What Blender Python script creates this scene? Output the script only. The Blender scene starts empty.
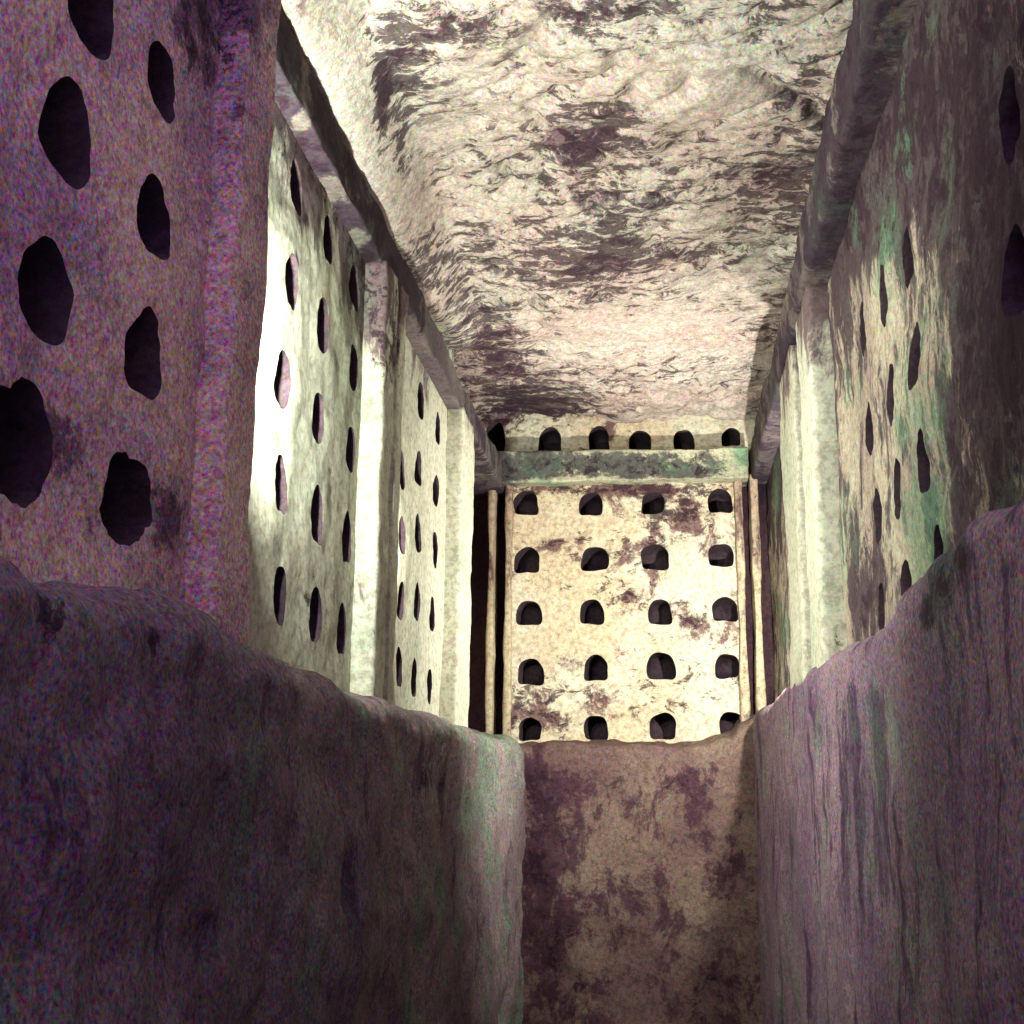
import bpy, bmesh, math, random
from mathutils import Vector, Matrix, noise
from mathutils.geometry import delaunay_2d_cdt
random.seed(7)
scene = bpy.context.scene
col = scene.collection

# ------------------------------------------------------------------ camera
CZ = 2.0                                   # eye height above the floor
F = 1260.0                                 # focal length in pixels of a 1024 frame
d = Vector((156.0, 293.0, F)).normalized()     # corridor direction in camera space (x right, y down, z ahead)
u = Vector((54.0, -5452.0, F))
u = (u - d * u.dot(d)).normalized()            # up in camera space
xw = d.cross(u)
M = Matrix((xw, d, u)).transposed()            # world -> camera
Mi = M.transposed()
CAM = Vector((0, 0, CZ))
cam_data = bpy.data.cameras.new('camera')
cam_data.sensor_width = 36.0
cam_data.lens = 36.0 * F / 1024.0
cam_data.clip_start = 0.02
cam = bpy.data.objects.new('camera', cam_data)
col.objects.link(cam)
R = (Matrix(((1, 0, 0), (0, -1, 0), (0, 0, -1))) @ M).transposed().to_4x4()
cam.matrix_world = Matrix.Translation(CAM) @ R
scene.camera = cam

def ray(px, py):
    return Mi @ Vector(((px - 512.0) / F, (py - 512.0) / F, 1.0))
def at_x(px, py, X):                        # where the sight line of a spot meets the wall plane x = X
    r = ray(px, py); return CAM + r * (X / r.x)
def at_y(px, py, Y):
    r = ray(px, py); return CAM + r * (Y / r.y)

# ------------------------------------------------------------------ materials
def rgb(c):
    def f(v):
        v /= 255.0
        return v / 12.92 if v <= .04045 else ((v + .055) / 1.055) ** 2.4
    return (f(c[0]), f(c[1]), f(c[2]), 1.0)

ALB = .74                                   # the stone is duller than it photographs
def rock(name, light=(214, 200, 164), warm=(205, 182, 150), stain=(70, 44, 52), stain_amt=.5,
         stain_scale=2.2, stretch=(1, 1, 1), crev=.5, crev_scale=9.0, crev_stretch=(1, 1, 1),
         green=0.0, grain=.25, bump=.35, pits=0.0, top=None):
    m = bpy.data.materials.new(name); m.use_nodes = True
    nt = m.node_tree; nt.nodes.clear()
    N = lambda t: nt.nodes.new(t)
    dim = lambda c: tuple(v * ALB for v in rgb(c)[:3]) + (1.0,)
    L = nt.links.new
    out = N('ShaderNodeOutputMaterial'); bs = N('ShaderNodeBsdfPrincipled')
    L(bs.outputs[0], out.inputs[0])
    bs.inputs['Roughness'].default_value = .9
    bs.inputs['Specular IOR Level'].default_value = .15
    geo = N('ShaderNodeNewGeometry')
    def mapped(s):
        mp = N('ShaderNodeMapping'); mp.inputs['Scale'].default_value = s
        L(geo.outputs['Position'], mp.inputs['Vector']); return mp.outputs[0]
    def nz(vec, scale, detail=6, rough=.6, dist=0.0):
        n = N('ShaderNodeTexNoise'); n.inputs['Scale'].default_value = scale
        n.inputs['Detail'].default_value = detail; n.inputs['Roughness'].default_value = rough
        n.inputs['Distortion'].default_value = dist
        L(vec, n.inputs['Vector']); return n
    def ramp(val, a, b, lo=0.0, hi=1.0):
        r = N('ShaderNodeMapRange'); r.interpolation_type = 'SMOOTHSTEP'
        r.inputs['From Min'].default_value = a; r.inputs['From Max'].default_value = b
        r.inputs['To Min'].default_value = lo; r.inputs['To Max'].default_value = hi
        L(val, r.inputs['Value']); return r.outputs[0]
    def mix(fac, a, b, mode='MIX'):
        x = N('ShaderNodeMix'); x.data_type = 'RGBA'; x.blend_type = mode
        if isinstance(fac, float): x.inputs[0].default_value = fac
        else: L(fac, x.inputs[0])
        for k, v in ((6, a), (7, b)):
            if isinstance(v, tuple): x.inputs[k].default_value = v
            else: L(v, x.inputs[k])
        return x.outputs[2]
    def mul(a, b):
        x = N('ShaderNodeMath'); x.operation = 'MULTIPLY'
        for k, v in enumerate((a, b)):
            if isinstance(v, float): x.inputs[k].default_value = v
            else: L(v, x.inputs[k])
        return x.outputs[0]
    p1 = mapped((1, 1, 1)); ps = mapped(stretch); pc = mapped(crev_stretch)
    big = nz(p1, 1.1, 4, .55)
    c = mix(ramp(big.outputs[0], .38, .62), dim(light), dim(warm))
    st = nz(ps, stain_scale, 10, .74, .3)
    sv = st.outputs[0]
    if top:                                     # stain grows with height: dirt on the left, painted shade on the right
        sx = N('ShaderNodeSeparateXYZ'); L(geo.outputs['Position'], sx.inputs[0])
        ad = N('ShaderNodeMath'); ad.operation = 'ADD'
        L(sv, ad.inputs[0]); L(ramp(sx.outputs[2], top[0], top[1], 0.0, top[2]), ad.inputs[1]); sv = ad.outputs[0]
    at = N('ShaderNodeAttribute'); at.attribute_name = 'wear_shade'     # where stone is more or less stained, broken or painted with shade
    def biased(val, k):
        ma = N('ShaderNodeMath'); ma.operation = 'MULTIPLY_ADD'
        L(at.outputs['Fac'], ma.inputs[0]); ma.inputs[1].default_value = k; L(val, ma.inputs[2]); return ma.outputs[0]
    sv = biased(sv, .12)
    mst = ramp(sv, .64 - .22 * stain_amt, .73 - .22 * stain_amt)
    c = mix(mul(mst, .88), c, rgb(stain))
    if green > 0:
        g = nz(p1, 1.7, 5, .6)
        ga = N('ShaderNodeAttribute'); ga.attribute_name = 'algae_lit_tint'
        gm = N('ShaderNodeMath'); gm.operation = 'MULTIPLY_ADD'
        L(ga.outputs['Fac'], gm.inputs[0]); gm.inputs[1].default_value = .3; L(g.outputs[0], gm.inputs[2])
        c = mix(mul(ramp(gm.outputs[0], .5, .68), green), c, rgb((88, 130, 100)))
    cv = nz(pc, crev_scale, 9, .76, .5)
    mcv = ramp(biased(cv.outputs[0], .10), .62 - .1 * crev, .69 - .1 * crev)
    patch = nz(p1, 1.9, 3, .5)
    mcv = mul(mcv, ramp(biased(patch.outputs[0], .25), .56 - .22 * crev, .70 - .22 * crev))
    c = mix(mul(mcv, .85), c, rgb((44, 26, 38)))
    gr = nz(p1, 70, 3, .75)
    bc = N('ShaderNodeBrightContrast'); bc.inputs['Contrast'].default_value = 2.2; L(gr.outputs[1], bc.inputs[0])
    c = mix(grain, c, bc.outputs[0], 'OVERLAY')
    gr2 = nz(p1, 24, 4, .7)
    c = mix(ramp(gr2.outputs[0], .40, .66, 0.0, .45), c, rgb((120, 92, 84)), 'MULTIPLY')
    if pits > 0:
        v = N('ShaderNodeTexVoronoi'); v.inputs['Scale'].default_value = 7.0
        L(p1, v.inputs['Vector'])
        c = mix(mul(ramp(v.outputs['Distance'], .16, .07), pits), c, rgb((66, 38, 40)))
    L(c, bs.inputs['Base Color'])
    b1 = N('ShaderNodeBump'); b1.inputs['Strength'].default_value = bump; b1.inputs['Distance'].default_value = .05
    L(st.outputs[0], b1.inputs['Height'])
    b2 = N('ShaderNodeBump'); b2.inputs['Strength'].default_value = bump; b2.inputs['Distance'].default_value = .03
    inv = N('ShaderNodeMath'); inv.operation = 'SUBTRACT'; inv.inputs[0].default_value = 1.0
    L(cv.outputs[0], inv.inputs[1]); L(inv.outputs[0], b2.inputs['Height']); L(b1.outputs[0], b2.inputs['Normal'])
    b3 = N('ShaderNodeBump'); b3.inputs['Strength'].default_value = bump * .7; b3.inputs['Distance'].default_value = .008
    L(gr2.outputs[0], b3.inputs['Height']); L(b2.outputs[0], b3.inputs['Normal'])
    L(b3.outputs[0], bs.inputs['Normal'])
    return m

M_near = rock('rough_dim_limestone', light=(246, 218, 200), warm=(196, 164, 176), stain=(92, 64, 88), stain_amt=.4,
              stain_scale=1.6, crev=.2, crev_scale=7, grain=.85)  # mauve tones put purple shade into the stone colour
M_left = rock('pale_limestone', light=(216, 220, 198), warm=(208, 210, 186), stain=(84, 60, 72), stain_amt=.14, crev=.3,
              stretch=(1, 1, .35), green=.25, grain=.18, bump=.25, top=(4.1, 4.8, .16))
M_right = rock('mottled_limestone', light=(188, 180, 158), warm=(160, 146, 132), stain=(48, 32, 48), stain_amt=.8,
               stain_scale=4.6, stretch=(1, 1, .4), crev=.7, crev_scale=8, green=.5, grain=.4, top=(3.9, 4.7, .10))
M_back = rock('spotted_limestone', light=(222, 218, 192), warm=(212, 198, 166), stain=(86, 54, 60), stain_amt=.42,
              stain_scale=2.4, crev=.72, crev_scale=7, crev_stretch=(1, 1, 1.6), grain=.25, pits=.35)
M_ceil = rock('rugged_limestone', light=(216, 208, 194), warm=(206, 188, 176), stain=(92, 68, 80), stain_amt=.34,
              stain_scale=3.4, crev=1.15, crev_scale=8.5, crev_stretch=(.8, 1.4, 1), green=.2, grain=.4, bump=.55)
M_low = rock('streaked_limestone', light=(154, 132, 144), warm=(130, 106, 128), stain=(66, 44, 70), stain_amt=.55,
             stain_scale=3.4, stretch=(1, 1, .2), crev=.2, crev_scale=6, grain=.85, bump=.25, green=.3)  # darkened mauve base, shade of the lower wall put into the colour
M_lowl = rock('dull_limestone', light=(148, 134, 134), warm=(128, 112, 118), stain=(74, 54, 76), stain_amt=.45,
             stain_scale=3.4, stretch=(1, 1, .4), crev=.15, crev_scale=6, grain=.8, green=.5)  # base darker than the other stone, standing in for shade low down
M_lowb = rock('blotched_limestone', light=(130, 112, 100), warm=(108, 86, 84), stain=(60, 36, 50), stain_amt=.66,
              stain_scale=3.0, stretch=(1, 1, .7), crev=.45, crev_scale=7, grain=.45)  # darkened base, shade below the ledge put into the colour
M_beam = rock('mossy_limestone', light=(206, 206, 174), warm=(180, 182, 156), stain=(56, 58, 62), stain_amt=.85,
              stain_scale=2.6, crev=.5, green=.8, grain=.25)
M_cornice = rock('dark_limestone', light=(128, 120, 112), warm=(98, 88, 92), stain=(46, 34, 48), stain_amt=.9,
                 stain_scale=2.4, crev=.4, green=.12, grain=.35)  # darker, more heavily stained stone for the side beams
M_jamb = rock('weathered_limestone', light=(206, 196, 162), warm=(180, 162, 138), stain=(76, 48, 58), stain_amt=.5,
              stain_scale=3, stretch=(1, 1, .3), crev=.5, grain=.35)
M_dark = rock('stained_shade_limestone', light=(74, 54, 60), warm=(58, 40, 48), stain=(40, 24, 36), stain_amt=.75,
              stain_scale=3, stretch=(1, 1, .3), crev=.5, grain=.35)  # stained stone, darkened further in place of recess shade
M_niche = rock('niche_stone', light=(78, 64, 70), warm=(62, 50, 58), stain=(40, 28, 40), stain_amt=.5, crev=.2, grain=.35)  # darkened stone, paints the shade inside the niches
M_floor = rock('floor_stone', light=(96, 82, 84), warm=(80, 66, 72), stain_amt=.5, crev=.4)

def plain(name, c, metal=0.0, rough=.5, emit=None, strength=0.0):
    m = bpy.data.materials.new(name); m.use_nodes = True
    b = m.node_tree.nodes['Principled BSDF']
    n = m.node_tree.nodes.new('ShaderNodeTexNoise'); n.inputs['Scale'].default_value = 60
    r = m.node_tree.nodes.new('ShaderNodeMapRange'); r.inputs['To Min'].default_value = rough - .08; r.inputs['To Max'].default_value = rough + .08
    m.node_tree.links.new(n.outputs[0], r.inputs[0]); m.node_tree.links.new(r.outputs[0], b.inputs['Roughness'])
    b.inputs['Base Color'].default_value = rgb(c); b.inputs['Metallic'].default_value = metal
    if emit:
        b.inputs['Emission Color'].default_value = emit; b.inputs['Emission Strength'].default_value = strength
    return m
M_metal = plain('lamp_housing_paint', (70, 70, 68), .6, .5)
M_lens = plain('lamp_glass', (250, 250, 230), 0, .2, (1, 1, .82, 1), 40)

# ------------------------------------------------------------------ helpers
def fbm(p, oct=4):
    return noise.fractal(p, .9, 2.1, oct, noise_basis='PERLIN_ORIGINAL')
def rough(p, amp=1.0, off=0.0):
    q = Vector((p.x + off, p.y, p.z))
    return amp * (.030 * fbm(q * 1.3, 3) + .012 * fbm(q * 5.0, 3) + .004 * noise.noise(q * 22))

def obj(name, bm, mat, parent=None, smooth=True):
    me = bpy.data.meshes.new(name)
    bmesh.ops.recalc_face_normals(bm, faces=bm.faces)
    bm.to_mesh(me); bm.free()
    if smooth:
        for p in me.polygons: p.use_smooth = True
    for m in (mat if isinstance(mat, (list, tuple)) else [mat]): me.materials.append(m)
    o = bpy.data.objects.new(name, me); col.objects.link(o)
    if parent: o.parent = parent
    return o
WEAR = {}
def seen(p):
    c = M @ (p - CAM); return (512 + F * c.x / c.z, 512 + F * c.y / c.z) if c.z > .05 else (-9999, -9999)
def weather_shade(o, blobs, name='wear_shade'):
    """give the stone its stained, broken, clean or painted-shade patches: (x, y, radius x, radius y, amount)"""
    me = o.data; at = me.attributes.new(name, 'FLOAT', 'POINT'); vals = []
    for v in me.vertices:
        x, y = seen(v.co); t = 0.0
        for bx, by, rx, ry, k in blobs:
            e = ((x - bx) / rx) ** 2 + ((y - by) / ry) ** 2
            if e < 9: t += k * math.exp(-e)
        vals.append(t)
    at.data.foreach_set('value', vals)
    return o
def struct(o):
    o['kind'] = 'structure'; return o
def tag(o, label, cat, group=None):
    o['label'] = label; o['category'] = cat
    if group: o['group'] = group
    return o

def arch_outline(w, h, style, seed, n=44):
    """closed 2-D outline, centre at the middle of the opening; (across, up)"""
    rnd = random.Random(seed)
    pts = []
    ph = [rnd.uniform(0, 6.28) for _ in range(3)]
    for i in range(n):
        t = 2 * math.pi * i / n
        cx, sy = math.cos(t), math.sin(t)
        if style == 'arch':                     # round head, flat sill with soft corners
            e = 2.2 if sy > 0 else 6.5
        elif style in ('oval', 'ragged'):
            e = 2.0 if sy > 0 else 2.5
        else:                                   # slit: tall, slightly pointed head
            e = 1.9 if sy > 0 else 3.6
        r = (abs(cx) ** e + abs(sy) ** e) ** (-1.0 / e)
        r *= 1 + .035 * math.sin(2 * t + ph[0]) + .03 * math.sin(3 * t + ph[1]) + .02 * math.sin(5 * t + ph[2])
        a, b = r * cx * w / 2, r * sy * h / 2
        if style == 'ragged':                   # crumbled rim
            q = 1 + .16 * noise.fractal(Vector((cx * 1.7 + seed, sy * 1.7, .5)), .8, 2.2, 4)
            a, b = a * q, b * q
        if style == 'oval': a *= 1.0 - .16 * sy   # narrower head
        pts.append((a, b))
    return pts

def inside(pt, poly):
    x, y = pt; c = False; j = len(poly) - 1
    for i in range(len(poly)):
        xi, yi = poly[i]; xj, yj = poly[j]
        if (yi > y) != (yj > y) and x < (xj - xi) * (y - yi) / (yj - yi) + xi: c = not c
        j = i
    return c

class Plane:
    """wall face: axis 'x' or 'y', fixed value, n = sign of the direction out of the rock"""
    def __init__(s, axis, val, n, amp=1.0, off=0.0):
        s.axis, s.val, s.n, s.amp, s.off = axis, val, n, amp, off
    def base(s, a, z):
        return Vector((s.val, a, z)) if s.axis == 'x' else Vector((a, s.val, z))
    def nrm(s):
        return Vector((s.n, 0, 0)) if s.axis == 'x' else Vector((0, s.n, 0))
    def p(s, a, z, depth=0.0):
        b = s.base(a, z)
        return b + s.nrm() * (rough(b, s.amp, s.off) - depth)

def panel(bm, plane, a0, a1, z0, z1, holes, step=.035):
    """a rough wall face with openings; holes are outlines in (along, z)"""
    verts, edges = [], []
    na = max(2, int((a1 - a0) / step)); nz_ = max(2, int((z1 - z0) / step))
    bxs = [(min(p[0] for p in h), max(p[0] for p in h), min(p[1] for p in h), max(p[1] for p in h)) for h in holes]
    for i in range(na + 1):
        for j in range(nz_ + 1):
            a = a0 + (a1 - a0) * i / na; z = z0 + (z1 - z0) * j / nz_
            edge = i in (0, na) or j in (0, nz_)
            if not edge:
                a += random.uniform(-.25, .25) * step; z += random.uniform(-.25, .25) * step
                skip = False
                for h, b in zip(holes, bxs):
                    if b[0] - .02 < a < b[1] + .02 and b[2] - .02 < z < b[3] + .02:
                        ca, cz = (b[0] + b[1]) / 2, (b[2] + b[3]) / 2
                        if inside((ca + (a - ca) * .88, cz + (z - cz) * .88), h): skip = True; break
                if skip: continue
            verts.append(Vector((a, z)))
    for h in holes:
        k = len(verts)
        verts += [Vector(p) for p in h]
        edges += [(k + i, k + (i + 1) % len(h)) for i in range(len(h))]
    v2, e2, f2, _, _, _ = delaunay_2d_cdt(verts, edges, [], 0, 1e-5)
    bv = [bm.verts.new(plane.p(v[0], v[1])) for v in v2]
    for f in f2:
        c = sum((v2[i] for i in f), Vector((0, 0))) / len(f)
        if any(b[0] < c[0] < b[1] and b[2] < c[1] < b[3] and inside((c[0], c[1]), h) for h, b in zip(holes, bxs)):
            continue
        try: bm.faces.new([bv[i] for i in f])
        except ValueError: pass

def niche_mesh(plane, outline, depth, slope=0.0):
    """the hollow itself: softened rim, sides, rounded back"""
    bm = bmesh.new()
    ca = sum(p[0] for p in outline) / len(outline); cz = sum(p[1] for p in outline) / len(outline)
    prof = [(1.0, 0.0), (.97, .012), (.955, .035), (.97, depth * .4), (.95, depth * .75), (.82, depth * .93), (.5, depth)]
    rings = []
    for k, (s, dd) in enumerate(prof):
        ring = []
        for (a, z) in outline:
            q = plane.base(a, z)
            aa, zz = ca + (a - ca) * s, cz + (z - cz) * s
            r0 = rough(q, plane.amp, plane.off)
            pt = plane.base(aa, zz) + plane.nrm() * (r0 - dd)
            if k > 1: pt += Vector((noise.noise(pt * 9), noise.noise(pt * 9 + Vector((5, 0, 0))), noise.noise(pt * 9 + Vector((0, 7, 0))))) * .008
            ring.append(bm.verts.new(pt))
        rings.append(ring)
    n = len(outline)
    for A, B in zip(rings, rings[1:]):
        for i in range(n): bm.faces.new((A[i], A[(i + 1) % n], B[(i + 1) % n], B[i]))
    c = bm.verts.new(plane.base(ca, cz) + plane.nrm() * (rough(plane.base(ca, cz), plane.amp, plane.off) - depth * 1.03))
    for i in range(n): bm.faces.new((rings[-1][i], rings[-1][(i + 1) % n], c))
    return bm

NICHES = []
def niche(plane, px, py, w, h, style, label, group, depth=.38):
    """carve one niche where the sight line of (px, py) meets the wall; sizes in metres"""
    P = at_x(px, py, plane.val) if plane.axis == 'x' else at_y(px, py, plane.val)
    a = P.y if plane.axis == 'x' else P.x
    out = [(a + p[0], P.z + p[1]) for p in arch_outline(w, h, style, len(NICHES) * 13 + 5)]
    NICHES.append((plane, out, depth, label, group))
    return out

def resample(pts, step, closed=False):
    res = []
    seq = list(zip(pts, pts[1:] + (pts[:1] if closed else [])))
    if not closed: seq = seq[:len(pts) - 1]
    for p, q in seq:
        n = max(1, int(math.dist(p, q) / step + .5))
        for i in range(n): res.append((p[0] + (q[0] - p[0]) * i / n, p[1] + (q[1] - p[1]) * i / n))
    if not closed: res.append(pts[-1])
    return res
def rounded(pts, r, k=3):
    """closed polygon with rounded corners"""
    res = []; n = len(pts)
    for i in range(n):
        p, a, b = Vector(pts[i]), Vector(pts[i - 1]), Vector(pts[(i + 1) % n])
        rr = min(r, (a - p).length * .45, (b - p).length * .45)
        s, e = p + (a - p).normalized() * rr, p + (b - p).normalized() * rr
        for t in range(k + 1):
            t /= k
            q = s * (1 - t) ** 2 + p * 2 * t * (1 - t) + e * t * t
            res.append((q.x, q.y))
    return res

def bar(profile, s0, s1, place, r=.02, step=.04, amp=1.0, off=0.0, ends=True, shift=None):
    """solid bar: closed profile (2-D) swept straight; place(p, q, s) -> point; surface made rough"""
    prof = resample(rounded(profile, r), step, True)
    n = len(prof); ns = max(2, int((s1 - s0) / step))
    cx = sum(p[0] for p in prof) / n; cy = sum(p[1] for p in prof) / n
    bm = bmesh.new(); rings = []
    for j in range(ns + 1):
        s = s0 + (s1 - s0) * j / ns; ring = []
        for i, (p, q) in enumerate(prof):
            t = Vector(prof[(i + 1) % n]) - Vector(prof[i - 1]); nn = Vector((t.y, -t.x))
            if nn.length > 0: nn.normalize()
            if nn.dot(Vector((p - cx, q - cy))) < 0: nn = -nn
            b = place(p, q, s)
            k = rough(b, amp, off)
            if shift: k += shift(b)
            ring.append(bm.verts.new(place(p + nn.x * k, q + nn.y * k, s)))
        rings.append(ring)
    for A, B in zip(rings, rings[1:]):
        for i in range(n): bm.faces.new((A[i], A[(i + 1) % n], B[(i + 1) % n], B[i]))
    if ends:
        bm.faces.new(rings[0]); bm.faces.new(list(reversed(rings[-1])))
    return bm

# ------------------------------------------------------------------ layout (metres)
XL, XA, XP = -1.55, -1.46, -1.43            # left wall: far bays, near bay, pilaster faces
XR, XQ = .95, .82                           # right wall, pilaster faces
YB = 11.2                                   # back wall
ZB0, ZB1 = 4.80, 5.06                       # band under the ceiling
def y_l(px, py, X): return at_x(px, py, X).y

PL_near = Plane('x', XA, 1, 1.0)
PL_left = Plane('x', XL, 1, .55)
PL_right = Plane('x', XR, -1, .9)
PL_rnear = PL_right
PL_back = Plane('y', YB, -1, .5)
PL_top = Plane('y', YB + .06, -1, .6)

NB_Y = y_l(262, 365, -1.36)                 # far edge of the near pier
C0 = y_l(358, 470, XL); C1 = y_l(401, 520, XP)
E0 = y_l(444, 560, XL); E1 = y_l(472, 560, XP)
Q0 = y_l(841, 500, XR); Q1 = y_l(803, 500, XQ)
S0 = y_l(797, 500, XQ); S1 = y_l(784, 500, XQ)
print('layout', NB_Y, C0, C1, E0, E1, at_y(512, 600, YB), at_y(738, 600, YB), at_y(500, 445, YB), at_y(490, 482, YB))

W_CEIL = [(575, 140, 45, 35, 1), (620, 115, 30, 30, .7), (430, 30, 60, 25, .6), (400, 60, 25, 40, .9), (375, 95, 22, 35, .8), (620, 15, 60, 12, 1),
          (790, 185, 50, 35, .9), (800, 90, 35, 30, .7), (440, 260, 50, 25, .8), (580, 265, 50, 30, 1), (640, 200, 50, 15, .6), (690, 255, 50, 15, .6),
          (500, 360, 40, 20, 1), (530, 400, 50, 20, 1.1), (485, 320, 30, 25, .9), (620, 245, 30, 20, .8), (755, 330, 25, 15, .8), (560, 412, 60, 14, .8),
          (350, 120, 26, 80, -2.2), (330, 50, 20, 50, -1.5), (390, 190, 18, 30, -1.5), (382, 110, 6, 40, 1.6), (400, 160, 6, 30, 1.4), (650, 332, 95, 20, -1.2), (700, 85, 80, 40, -1), (520, 110, 50, 30, -.5), (670, 405, 70, 15, -1), (470, 200, 40, 25, -.5), (720, 280, 40, 20, -.6)]
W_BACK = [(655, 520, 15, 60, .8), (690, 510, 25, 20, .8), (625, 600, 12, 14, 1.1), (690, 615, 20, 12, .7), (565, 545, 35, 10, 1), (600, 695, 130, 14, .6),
          (560, 625, 60, 30, -.6), (575, 522, 30, 10, -.6), (615, 489, 125, 6, 1.3), (550, 720, 25, 12, .8), (500, 410, 40, 25, 1.2), (600, 430, 25, 12, .9), (690, 420, 60, 25, -.8),  # long thin band under the beam paints the beam's shade
          (700, 590, 30, 10, -.5), (610, 640, 70, 12, -.4), (585, 430, 14, 10, -1)]
W_LEFT = [(283, 100, 14, 30, 1.4), (310, 150, 22, 36, 1.1), (358, 280, 16, 60, 1.2), (378, 300, 12, 60, 1.2), (392, 330, 10, 60, .9), (335, 205, 30, 26, .8), (385, 360, 15, 20, .8),
          (268, 420, 30, 130, -1.4), (330, 450, 30, 120, -1), (440, 560, 60, 160, -1), (300, 590, 40, 40, .5), (444, 500, 4, 120, 1.0), (790, 560, 18, 150, -1.2), (820, 560, 12, 130, -1.0), (825, 260, 20, 60, .9), (838, 600, 6, 90, .8)]  # thin upright strip by the far left pilaster paints groove shade
W_RIGHT = [(930, 90, 120, 120, 1.3), (1000, 350, 38, 200, 1.5), (850, 215, 20, 40, .9), (868, 580, 14, 70, .9), (890, 420, 50, 130, -.45), (860, 300, 16, 40, -.9), (960, 420, 12, 150, .6), (900, 560, 20, 30, -.3)]  # top and near-end blobs paint the shade out of lamp reach
W_NEAR = [(110, 230, 60, 150, -1.6), (205, 30, 60, 70, 1.2), (20, 50, 40, 80, .7), (50, 430, 26, 34, .9), (168, 505, 24, 40, .8), (20, 560, 60, 30, -.4)]
W_CORN = [(281, 105, 9, 18, 2.2), (297, 144, 13, 10, 2.2), (318, 168, 10, 10, 1.4), (340, 212, 14, 8, 2), (366, 258, 10, 12, 2.2), (325, 110, 12, 40, 1.5), (355, 172, 12, 20, 1.5), (378, 225, 12, 20, 1.5), (395, 270, 10, 25, 1.5),
          (301, 124, 8, 9, -1.8), (330, 186, 10, 9, -1.8), (358, 236, 8, 9, -1.8), (440, 375, 30, 40, -1.5), (400, 330, 20, 20, -.8), (850, 100, 40, 150, 1)]
W_BEAM = [(600, 465, 70, 10, 1), (500, 470, 22, 14, 1), (690, 470, 40, 7, .6), (740, 465, 15, 20, -1), (620, 450, 120, 3, -.9), (620, 481, 120, 3, -.9), (430, 350, 30, 40, -.6)]
W_LOWR = [(958, 556, 9, 14, 1.8), (942, 582, 9, 18, 2.0), (926, 612, 8, 18, 1.8), (972, 560, 22, 10, .8), (845, 750, 5, 90, 1.2), (880, 730, 6, 90, .7), (805, 760, 4, 70, .6), (1000, 540, 30, 20, -.6), (850, 670, 60, 16, -.8), (860, 900, 5, 120, .7), (915, 900, 6, 120, .6)]  # diagonal run of dark blobs paints the shade of a cleft
W_LOWL = [(40, 610, 40, 30, .9), (150, 640, 14, 14, 1), (430, 720, 80, 16, -1.1), (130, 580, 110, 16, -.7), (480, 790, 30, 60, -.8), (425, 770, 20, 50, .7), (120, 900, 140, 100, .4), (330, 760, 12, 40, .4)]  # clean blobs along the lip stand in for light caught there
W_LOWB = [(640, 752, 110, 10, -1.3), (600, 845, 12, 12, -1), (640, 790, 60, 20, .5), (550, 900, 25, 120, .8), (535, 800, 10, 80, .8), (640, 900, 80, 50, .3), (680, 780, 20, 14, .8), (765, 735, 25, 18, -1.3)]
A_GREEN = [(480, 770, 40, 60, .4), (860, 740, 40, 60, .5), (930, 520, 20, 45, 1.2), (755, 455, 25, 12, .9), (690, 468, 40, 8, .5), (440, 345, 22, 24, .8), (345, 340, 22, 90, .5), (915, 430, 20, 40, .5)]  # algae; the lower left blob tints the lamp-lit patch green

# ------------------------------------------------------------------ niches
ordw = ['first', 'second', 'third', 'fourth', 'fifth', 'sixth']
holes = {'near': [], 'left': [], 'right': [], 'back': [], 'top': []}
# back wall, five rows of four
back = [[(526, 503, 25, 24), (591, 504, 23, 24), (653, 503, 23, 23), (720, 501, 24, 25)],
        [(527, 560, 25, 26), (595, 559, 28, 24), (655, 557, 28, 26), (721, 555, 25, 24)],
        [(529, 613, 25, 25), (592, 612, 24, 25), (660, 612, 24, 25), (725, 609, 25, 25)],
        [(531, 672, 26, 26), (596, 668, 24, 25), (661, 666, 28, 28), (727, 666, 24, 25)],
        [(530, 729, 22, 23), (596, 728, 24, 25), (663, 726, 26, 27), (731, 724, 24, 24)]]
rown = ['top row right under beam', 'second row below beam', 'third row below beam',
        'fourth row below beam', 'lowest row above ledge']
coln = ['leftmost', 'second from left', 'third from left', 'rightmost']
M_PX = None
for r, row in enumerate(back):
    for c, (px, py, w, h) in enumerate(row):
        k = (at_y(px + 10, py, YB).x - at_y(px, py, YB).x) / 10
        holes['back'].append(niche(PL_back, px, py, w * k, h * k, 'arch',
             'arched niche in end wall, %s, %s' % (rown[r], coln[c]), 'arched niches in the end wall'))
topn = ['at the far left corner', 'second from left, pointed and clear', 'third from left, ragged', 'fourth from left, broken and shallow',
        'second from right, clean round top', 'rightmost, only its round top showing']
for c, (px, py, w, h) in enumerate([(495, 437, 21, 32), (550, 441, 23, 28), (599, 440, 21, 28), (640, 441, 22, 22), (684, 440, 21, 22), (731, 437, 19, 19)]):
    k = (at_y(px + 10, py, YB).x - at_y(px, py, YB).x) / 10
    holes['top'].append(niche(PL_top, px, py, w * k, h * k, 'arch', 'niche above the end wall beam, %s' % topn[c], 'niches above the end wall beam'))
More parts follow.
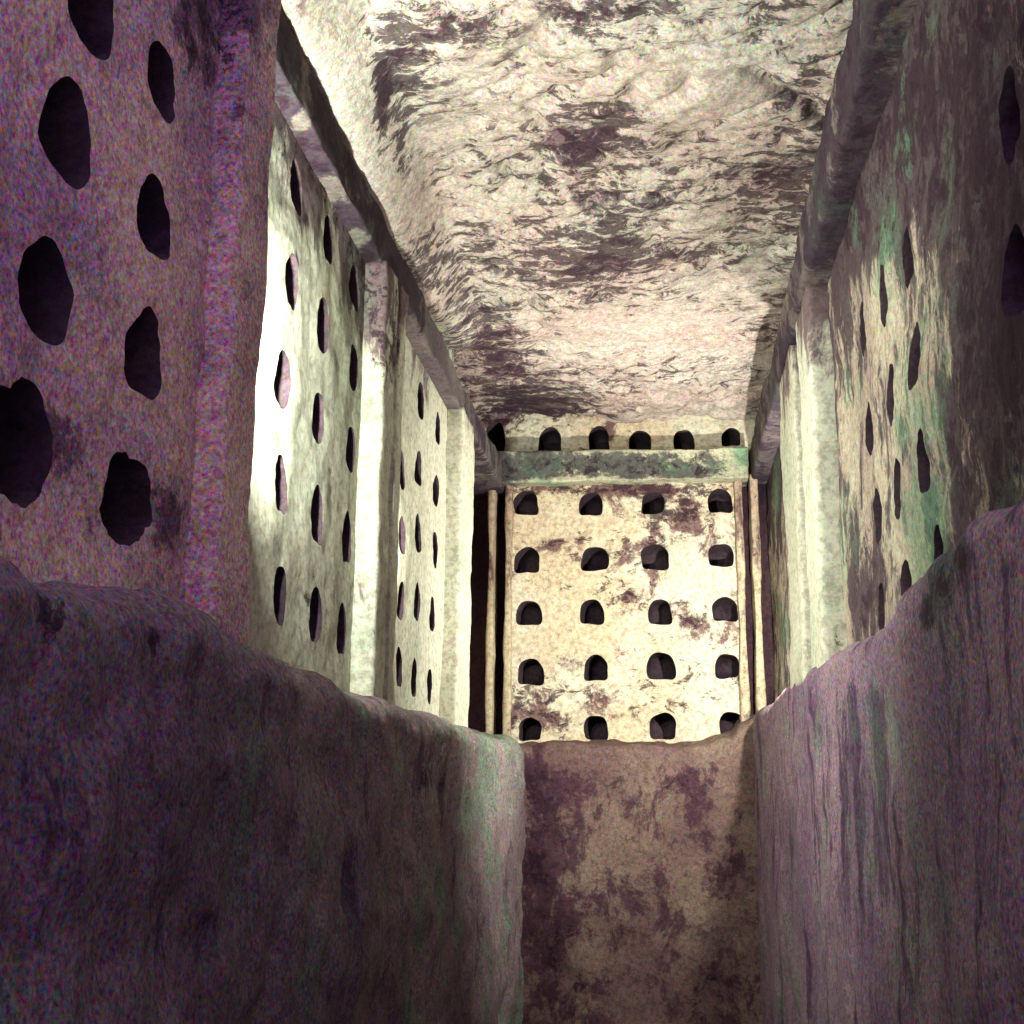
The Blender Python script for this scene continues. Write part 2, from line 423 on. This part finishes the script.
# near left pier: big ovals
near = [(92, 4, .24, .25, 'cut off by the frame top'),
        (70, 130, .25, .26, 'left column, highest one seen whole'),
        (53, 288, .27, .25, 'left column, above the broken bottom one'),
        (27, 445, .31, .30, 'left column, lowest, large with a crumbled rim'),
        (160, 80, .21, .23, 'right column, highest, half in gloom'),
        (152, 216, .21, .24, 'right column, second from the top'),
        (142, 352, .23, .25, 'right column, third from the top'),
        (130, 500, .28, .25, 'right column, lowest, just above the ledge')]
for px, py, w, h, s in near:
    holes['near'].append(niche(PL_near, px, py, w, h, 'ragged' if 'lowest' in s else 'oval', 'large oval niche in near left pier, ' + s, 'large oval niches in the near left pier', .42))
# left wall, bright first bay, three columns
bay = [[(296, 186), (290, 280), (284, 378), (282, 484), (280, 595)],
       [(328, 239), (322, 324), (319, 417), (317, 514), (315, 614)],
       [(356, 286), (352, 367), (350, 449), (347, 537), (342, 629)]]
vr = ['highest', 'second highest', 'middle', 'second lowest', 'lowest']
hc = ['column nearest the near pier', 'middle column', 'column nearest the broad pilaster']
for c, colm in enumerate(bay):
    for r, (px, py) in enumerate(colm):
        holes['left'].append(niche(PL_left, px, py, random.uniform(.17, .20), random.uniform(.235, .265), 'slit',
             'slim niche in the brightest left bay, %s, %s' % (hc[c], vr[r]), 'niches in the bright left bay'))
bay = [[(402, 470), (401, 535), (400, 600), (400, 667)],
       [(421, 400), (419, 468), (417, 533), (416, 601), (415, 677)],
       [(437, 428), (436, 490), (434, 549), (432, 614), (431, 686)]]
hc = ['hidden column behind the broad pilaster', 'middle column', 'column beside the narrow pilaster']
vr = {4: ['highest', 'second highest', 'second lowest', 'lowest'], 5: ['highest', 'second highest', 'middle', 'second lowest', 'lowest']}
for c, colm in enumerate(bay):
    for r, (px, py) in enumerate(colm):
        holes['left'].append(niche(PL_left, px, py, random.uniform(.17, .20), random.uniform(.22, .25), 'slit',
             'slit niche between the left pilasters, %s, %s' % (hc[c], vr[len(colm)][r]), 'niches between the left pilasters'))
# right wall
bay = [[(862, 327), (869, 428), (875, 516), (882, 610)],
       [(884, 294), (892, 393), (899, 488), (907, 590)],
       [(905, 255), (916, 355), (925, 460), (936, 557)]]
vr = ['highest', 'second highest', 'second lowest', 'lowest by the ledge']
hc = ['column nearest the pale pilaster', 'middle column', 'column nearest the dark end']
for c, colm in enumerate(bay):
    for r, (px, py) in enumerate(colm):
        holes['right'].append(niche(PL_right, px, py, random.uniform(.17, .2), random.uniform(.23, .26), 'slit',
             'narrow niche in mottled right wall, %s, %s' % (hc[c], vr[r]), 'niches in the mottled right wall'))
for k, (px, py) in enumerate([(1004, 112), (1014, 270)]):
    holes['right'].append(niche(PL_right, px, py, .22, .26, 'oval', 'worn niche in the dark near right wall, %s' % ['upper one', 'lower one'][k], 'worn niches in the dark near right wall'))

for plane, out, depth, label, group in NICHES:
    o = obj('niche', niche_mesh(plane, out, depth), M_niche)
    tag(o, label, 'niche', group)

# ------------------------------------------------------------------ wall faces
bm = bmesh.new()
panel(bm, PL_near, .2, NB_Y - .12, 2.35, 5.6, holes['near'], .032)
weather_shade(struct(obj('wall_left_near', bm, M_near)), W_NEAR)
bm = bmesh.new()
panel(bm, PL_left, NB_Y - .15, (E0 + E1) / 2, 2.35, 5.6, holes['left'], .032)
weather_shade(weather_shade(struct(obj('wall_left', bm, M_left)), W_LEFT), A_GREEN, 'algae_lit_tint')
bm = bmesh.new()
panel(bm, Plane('x', -1.86, 1, .6), E0, YB + .35, 2.35, 5.6, [], .04)
struct(obj('wall_left_recess', bm, M_jamb))
bm = bmesh.new()
QM, SM = (Q0 + Q1) / 2, (S0 + S1) / 2
panel(bm, PL_right, 1.0, QM, 2.5, 5.6, holes['right'], .032)
panel(bm, PL_right, SM, YB + .5, 2.5, 5.6, [], .04)
panel(bm, Plane('x', 1.04, -1, .9), QM, SM, 2.5, 5.6, [], .04)
weather_shade(weather_shade(struct(obj('wall_right', bm, M_right)), W_RIGHT), A_GREEN, 'algae_lit_tint')
bm = bmesh.new()
panel(bm, PL_back, at_y(505, 600, YB).x, at_y(745, 600, YB).x, 2.35, 5.0, holes['back'], .03)
weather_shade(weather_shade(struct(obj('wall_back', bm, M_back)), W_BACK), A_GREEN, 'algae_lit_tint')
bm = bmesh.new()
panel(bm, PL_top, -1.95, XR + .15, 4.93, 5.8, holes['top'], .03)
weather_shade(weather_shade(struct(obj('wall_back_upper', bm, M_back)), W_BACK), A_GREEN, 'algae_lit_tint')

# ------------------------------------------------------------------ pilasters
def pil(name, x_rock, x_face, y0, y1, z0, z1, mat, label, group, r=.03, flutes=(), amp=.6):
    prof = [(x_rock, y0), (x_face, y0)]
    s = 1 if x_face > x_rock else -1
    for f, wd in flutes:                    # shallow grooves cut into the face
        yy = y0 + (y1 - y0) * f
        prof += [(x_face, yy - wd), (x_face - s * .022, yy - wd * .4), (x_face - s * .022, yy + wd * .4), (x_face, yy + wd)]
    prof += [(x_face, y1), (x_rock, y1)]
    bm = bar(prof, z0, z1, lambda p, q, z: Vector((p, q, z)), r, .035, amp)
    o = weather_shade(weather_shade(obj(name, bm, mat), W_NEAR if mat is M_near else W_LEFT), A_GREEN, 'algae_lit_tint')
    return tag(o, label, 'pilaster', group)
pil('pilaster', XL - .01, -1.36, NB_Y - .32, NB_Y, 2.44, 5.3, M_near, 'dim bluish pilaster ending the near left pier, the lamp glowing behind it', 'carved pilasters', .03)
pil('pilaster', XL - .02, XP, C0, C1, 2.42, ZB0 + .02, M_left, 'broad pale pilaster in the middle of the left wall', 'carved pilasters', .03, ((.6, .05),))
pil('pilaster', XL - .3, XP, E0, E1, 2.42, ZB0 + .02, M_left, 'narrow pale pilaster on the left wall closest to the end wall', 'carved pilasters', .03)
print('right', Q0, Q1, S0, S1)
pil('pilaster', XR + .08, XQ, Q0, Q1, 2.68, ZB0 + .05, M_left, 'wide pale pilaster on the right wall beside the mottled stone', 'carved pilasters', .035)
pil('pilaster', XR + .08, XQ, S0, S1, 2.72, ZB0 + .05, M_left, 'bright narrow pilaster on the right wall nearest the end wall', 'carved pilasters', .03)

# end wall jambs
def jamb(pxa, pxb, yf, label, mat=M_jamb, top=ZB0 + .1):
    a = at_y(pxa, 600, yf).x; b = at_y(pxb, 600, yf).x
    bm = bar([(a, yf), (b, yf), (b, YB + .2), (a, YB + .2)], 2.4, top, lambda p, q, z: Vector((p, q, z)), .02, .03, .5)
    tag(obj('jamb', bm, mat), label, 'jamb', 'carved jambs framing the end wall')
jamb(504, 511, YB - .09, 'thin pale jamb directly left of the end wall niches')
jamb(487, 493, YB - .12, 'thin pale jamb in the far left corner, outer one')
jamb(738, 746, YB - .09, 'pale jamb directly right of the end wall niches', M_jamb)
jamb(754, 762, YB - .10, 'dull jamb in the far right corner, outer one', M_jamb)

# stained strips, groove shade painted into their colour (recessed faces of the end wall frame)
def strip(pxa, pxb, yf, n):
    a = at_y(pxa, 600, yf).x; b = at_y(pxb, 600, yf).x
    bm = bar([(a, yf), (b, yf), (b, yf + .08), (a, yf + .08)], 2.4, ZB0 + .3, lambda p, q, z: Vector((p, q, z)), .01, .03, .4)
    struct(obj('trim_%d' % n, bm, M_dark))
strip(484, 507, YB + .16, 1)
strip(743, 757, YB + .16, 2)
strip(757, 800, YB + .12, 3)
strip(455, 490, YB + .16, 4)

# stone beams under the ceiling
xa, xb = at_y(489, 460, YB - .19).x, at_y(748, 460, YB - .19).x
za = at_y(500, 452, YB - .19).z; zb = at_y(500, 482, YB - .19).z
yf = YB - .19
prof = [(yf + .015, zb), (yf + .03, zb + .05), (yf + .03, za - .06), (yf - .01, za - .03), (yf, za), (YB + .3, za), (YB + .3, zb)]
bm = bar(prof, xa, xb, lambda p, q, s: Vector((s, p, q)), .015, .03, .6)
tag(weather_shade(weather_shade(obj('stone_beam', bm, M_beam), W_BEAM), A_GREEN, 'algae_lit_tint'), 'horizontal mossy stone beam across the top of the end wall', 'beam', 'stone beams under the ceiling')
prof = [(XL - .25, ZB0), (XP - .02, ZB0), (XP - .03, ZB1), (XL - .25, ZB1)]
bm = bar(prof, NB_Y - .05, YB + .1, lambda p, q, s: Vector((p, s, q)), .02, .035, .8)
tag(weather_shade(obj('stone_beam', bm, M_cornice), W_CORN), 'long dark stone beam along the top of the left wall', 'beam', 'stone beams under the ceiling')
prof = [(XR + .25, ZB0 + .05), (.80, ZB0 + .05), (.79, ZB1 + .09), (XR + .25, ZB1 + .09)]
bm = bar(prof, 2.5, YB + .1, lambda p, q, s: Vector((p, s, q)), .03, .035, .8)
tag(weather_shade(obj('stone_beam', bm, M_cornice), W_CORN), 'stone beam along the top of the right wall', 'beam', 'stone beams under the ceiling')

# ------------------------------------------------------------------ ledges (lower walls that stand proud of the upper ones)
def interp(t, tab):
    if t <= tab[0][0]: return tab[0][1]
    for (a, va), (b, vb) in zip(tab, tab[1:]):
        if t <= b:
            k = (t - a) / (b - a); k = k * k * (3 - 2 * k); return va + (vb - va) * k
    return tab[-1][1]
def ledge(name, place, s0, s1, height, back, mat, outw, step=.04, r=.13, amp=1.6, off=3.0, face=None, wear_shade=()):
    """vertical face from the floor, rounded lip, then a shelf running back to the upper wall"""
    ns = int((s1 - s0) / step); rows = []
    bm = bmesh.new()
    for i in range(ns + 1):
        s = s0 + (s1 - s0) * i / ns; H = height(s)
        line = [(0.0, H - r - (H - r) * (1 - k / 62) ** 1.0) for k in range(62)]
        for k in range(9):
            t = k / 8 * math.pi / 2
            line.append((r - r * math.cos(t), H - r + r * math.sin(t)))
        nb = 8
        for k in range(1, nb + 1): line.append((r + (back - r) * k / nb, H + .04 * k / nb))
        row = []
        for (b, z) in line:
            base = place(s, b, z)
            n = outw.copy()
            if b > 0: n = (outw * max(0, 1 - b / r) + Vector((0, 0, min(1, b / r)))).normalized()
            sx = (face(base) if face else 0.0)
            row.append(bm.verts.new(base + n * (rough(base, amp, off) + sx)))
        rows.append(row)
    for A, B in zip(rows, rows[1:]):
        for j in range(len(A) - 1): bm.faces.new((A[j], A[j + 1], B[j + 1], B[j]))
    return weather_shade(weather_shade(struct(obj(name, bm, mat)), wear_shade), A_GREEN, 'algae_lit_tint')
XLL, XRL, YBL = -1.21, .86, 10.9
LH = []
for px, py in [(0, 520), (82, 567), (155, 585), (205, 602), (243, 629), (293, 660), (340, 678), (380, 695), (440, 716), (490, 735)]:
    p = at_x(px, py, XLL); LH.append((p.y, p.z))
LH.append((YBL, CZ + .52))
RH = []
for px, py in [(1024, 500), (988, 511), (964, 540), (947, 560), (914, 590), (906, 616), (888, 629), (859, 645), (832, 660), (794, 684), (780, 705)]:
    p = at_x(px, py, XRL); RH.append((p.y, p.z))
BH = []
for px, py in [(525, 744), (600, 744), (680, 742), (732, 738), (742, 724), (752, 719), (775, 713), (790, 708)]:
    p = at_y(px, py, YBL); BH.append((p.x, p.z))
print('LH', LH, 'RH', RH, 'BH', BH)
def streak(base):                              # vertical runnels worn by water
    return .008 * noise.noise(Vector((base.y * 7, base.x * 7, base.z * .5)))
def scars(base):
    return .3 * streak(base) + .02 * fbm(Vector((base.x, base.y * .8, base.z)) * 2.4, 3)
ledge('wall_left_lower', lambda s, b, z: Vector((XLL - b, s, z)), .3, YBL + .15, lambda s: interp(s, LH), .42, M_lowl, Vector((1, 0, 0)), face=scars, wear_shade=W_LOWL)
ledge('wall_right_lower', lambda s, b, z: Vector((interp(s, [(0, .80), (8.4, .80), (10.8, .72)]) + b, s, z)), .3, YBL + .15, lambda s: interp(s, RH), .27, M_low, Vector((-1, 0, 0)), r=.08, amp=.9, face=streak, wear_shade=W_LOWR)
ledge('wall_back_lower', lambda s, b, z: Vector((s, YBL + b, z)), XLL - .2, XRL + .15, lambda s: interp(s, BH), .38, M_lowb, Vector((0, -1, 0)), .03, r=.09, face=streak, wear_shade=W_LOWB)

# ------------------------------------------------------------------ ceiling and floor
bm = bmesh.new()
x0, x1, y0, y1 = -2.0, 1.25, 3.4, YB + .4
st = .028
nx, ny = int((x1 - x0) / st), int((y1 - y0) / st)
grid = []
for i in range(nx + 1):
    row = []
    for j in range(ny + 1):
        x, y = x0 + (x1 - x0) * i / nx, y0 + (y1 - y0) * j / ny
        z = CZ + 3.36
        z += .14 * (1 / (1 + math.exp(-(y - 8.9 - .35 * noise.noise(Vector((x * 1.2, 3.1, 0)))) * 9)))
        z += .10 * fbm(Vector((x * .7, y * .55, 4.2)), 3)
        cove = min(1, max(0, (-1.20 - x) / .27)); cove = cove * cove * (3 - 2 * cove) * min(1, max(0, (9.0 - y) / 1.6))
        z += (CZ + 3.07 - z) * cove
        q = Vector((x * 2.6 + y * .5, y * 3.6, 1.7))
        rg = 1 - abs(noise.noise(q)) * 2.2
        msk = max(0, min(1, .6 + 1.6 * noise.noise(Vector((x * .9, y * .8, 9)))))
        msk *= max(0, 1 - cove)
        z += .07 * msk * max(0, rg) ** 3
        z -= .03 * msk * fbm(Vector((x * 6 + y, y * 8, 0)), 4)
        z += .008 * fbm(Vector((x * 14, y * 18, 2)), 3)
        row.append(bm.verts.new((x, y, z)))
    grid.append(row)
for A, B in zip(grid, grid[1:]):
    for j in range(ny): bm.faces.new((A[j], A[j + 1], B[j + 1], B[j]))
weather_shade(weather_shade(struct(obj('ceiling', bm, M_ceil)), W_CEIL), A_GREEN, 'algae_lit_tint')
bm = bmesh.new()
grid = [[bm.verts.new((-1.6 + 2.8 * i / 20, -1 + 12.3 * j / 80, .02 * fbm(Vector((i * .3, j * .3, 0))))) for j in range(81)] for i in range(21)]
for A, B in zip(grid, grid[1:]):
    for j in range(80): bm.faces.new((A[j], A[j + 1], B[j + 1], B[j]))
struct(obj('floor', bm, M_floor))

# ------------------------------------------------------------------ lamps
def lamp(loc, aim, label, watts, color, arm, size=.07):
    """small floodlight: housing, glass, bracket; the bulb is a real disk light at the glass"""
    e = bpy.data.objects.new('floodlight', None); col.objects.link(e)
    e.location = loc
    q = Vector(aim).normalized().to_track_quat('-Z', 'Z')
    e.rotation_euler = q.to_euler()
    tag(e, label, 'lamp', None)
    r = size / 2
    bm = bmesh.new()
    rings = []
    for k, (rr, z) in enumerate([(r * .45, .07), (r * .9, .06), (r * 1.15, .012), (r * 1.2, .002), (r * 1.08, .0), (r * 1.02, .003)]):
        rings.append([bm.verts.new((rr * math.cos(t * math.pi / 12), rr * math.sin(t * math.pi / 12), z)) for t in range(24)])
    bm.faces.new(rings[0])
    for A, B in zip(rings, rings[1:]):
        for i in range(24): bm.faces.new((A[i], A[(i + 1) % 24], B[(i + 1) % 24], B[i]))
    obj('housing', bm, M_metal, e)
    bm = bmesh.new(); bmesh.ops.create_circle(bm, cap_ends=True, radius=r * 1.02, segments=24)
    obj('lens', bm, M_lens, e)
    qi = q.inverted()
    a = Vector((0, 0, .05)); b = qi @ Vector(arm) + Vector((0, 0, .05)); t = (b - a).normalized()
    e1 = t.orthogonal().normalized(); e2 = t.cross(e1)
    bm = bmesh.new(); rr = []
    for c, wd in ((a, .007), (a.lerp(b, .93), .007), (a.lerp(b, .94), .024), (b, .024)):
        rr.append([bm.verts.new(c + (e1 * math.cos(k * math.pi / 6) + e2 * math.sin(k * math.pi / 6)) * wd) for k in range(12)])
    bm.faces.new(rr[0]); bm.faces.new(rr[-1])
    for A, B in zip(rr, rr[1:]):
        for i in range(12): bm.faces.new((A[i], A[(i + 1) % 12], B[(i + 1) % 12], B[i]))
    obj('bracket', bm, M_metal, e)
    ld = bpy.data.lights.new('bulb', 'AREA'); ld.shape = 'DISK'; ld.size = size; ld.energy = watts; ld.color = color
    lo = bpy.data.objects.new('bulb', ld); col.objects.link(lo); lo.parent = e; lo.location = (0, 0, -.006)
    return e
P1 = at_x(259, 365, -1.42)
lamp((-1.446, NB_Y + .11, P1.z), (.26, .78, .54), 'floodlight glowing at the edge of the near left pier', 76, (.97, 1.0, .88), (-.125, 0, 0), .05)
lamp((.90, S1 + .13, CZ + 1.12), (-.66, .66, .36), 'floodlight hidden behind the right pilaster nearest the end wall', 88, (1.0, .95, .87), (.085, 0, 0), .08)
lamp((XL + .06, C1 + .10, CZ + 1.4), (.90, .42, .12), 'floodlight hidden behind the broad left pilaster', 40, (1.0, .94, .84), (-.09, 0, 0), .06)

# ------------------------------------------------------------------ daylight that finds its way in from the open shaft behind the camera
w = bpy.data.worlds.new('world'); scene.world = w; w.use_nodes = True
bg = w.node_tree.nodes['Background']
bg.inputs[0].default_value = (.62, .42, .78, 1); bg.inputs[1].default_value = .7

vs = scene.view_settings
vs.view_transform = 'Standard'; vs.look = 'None'; vs.gamma = 1.0; vs.use_curve_mapping = False
vs.exposure = 1.2
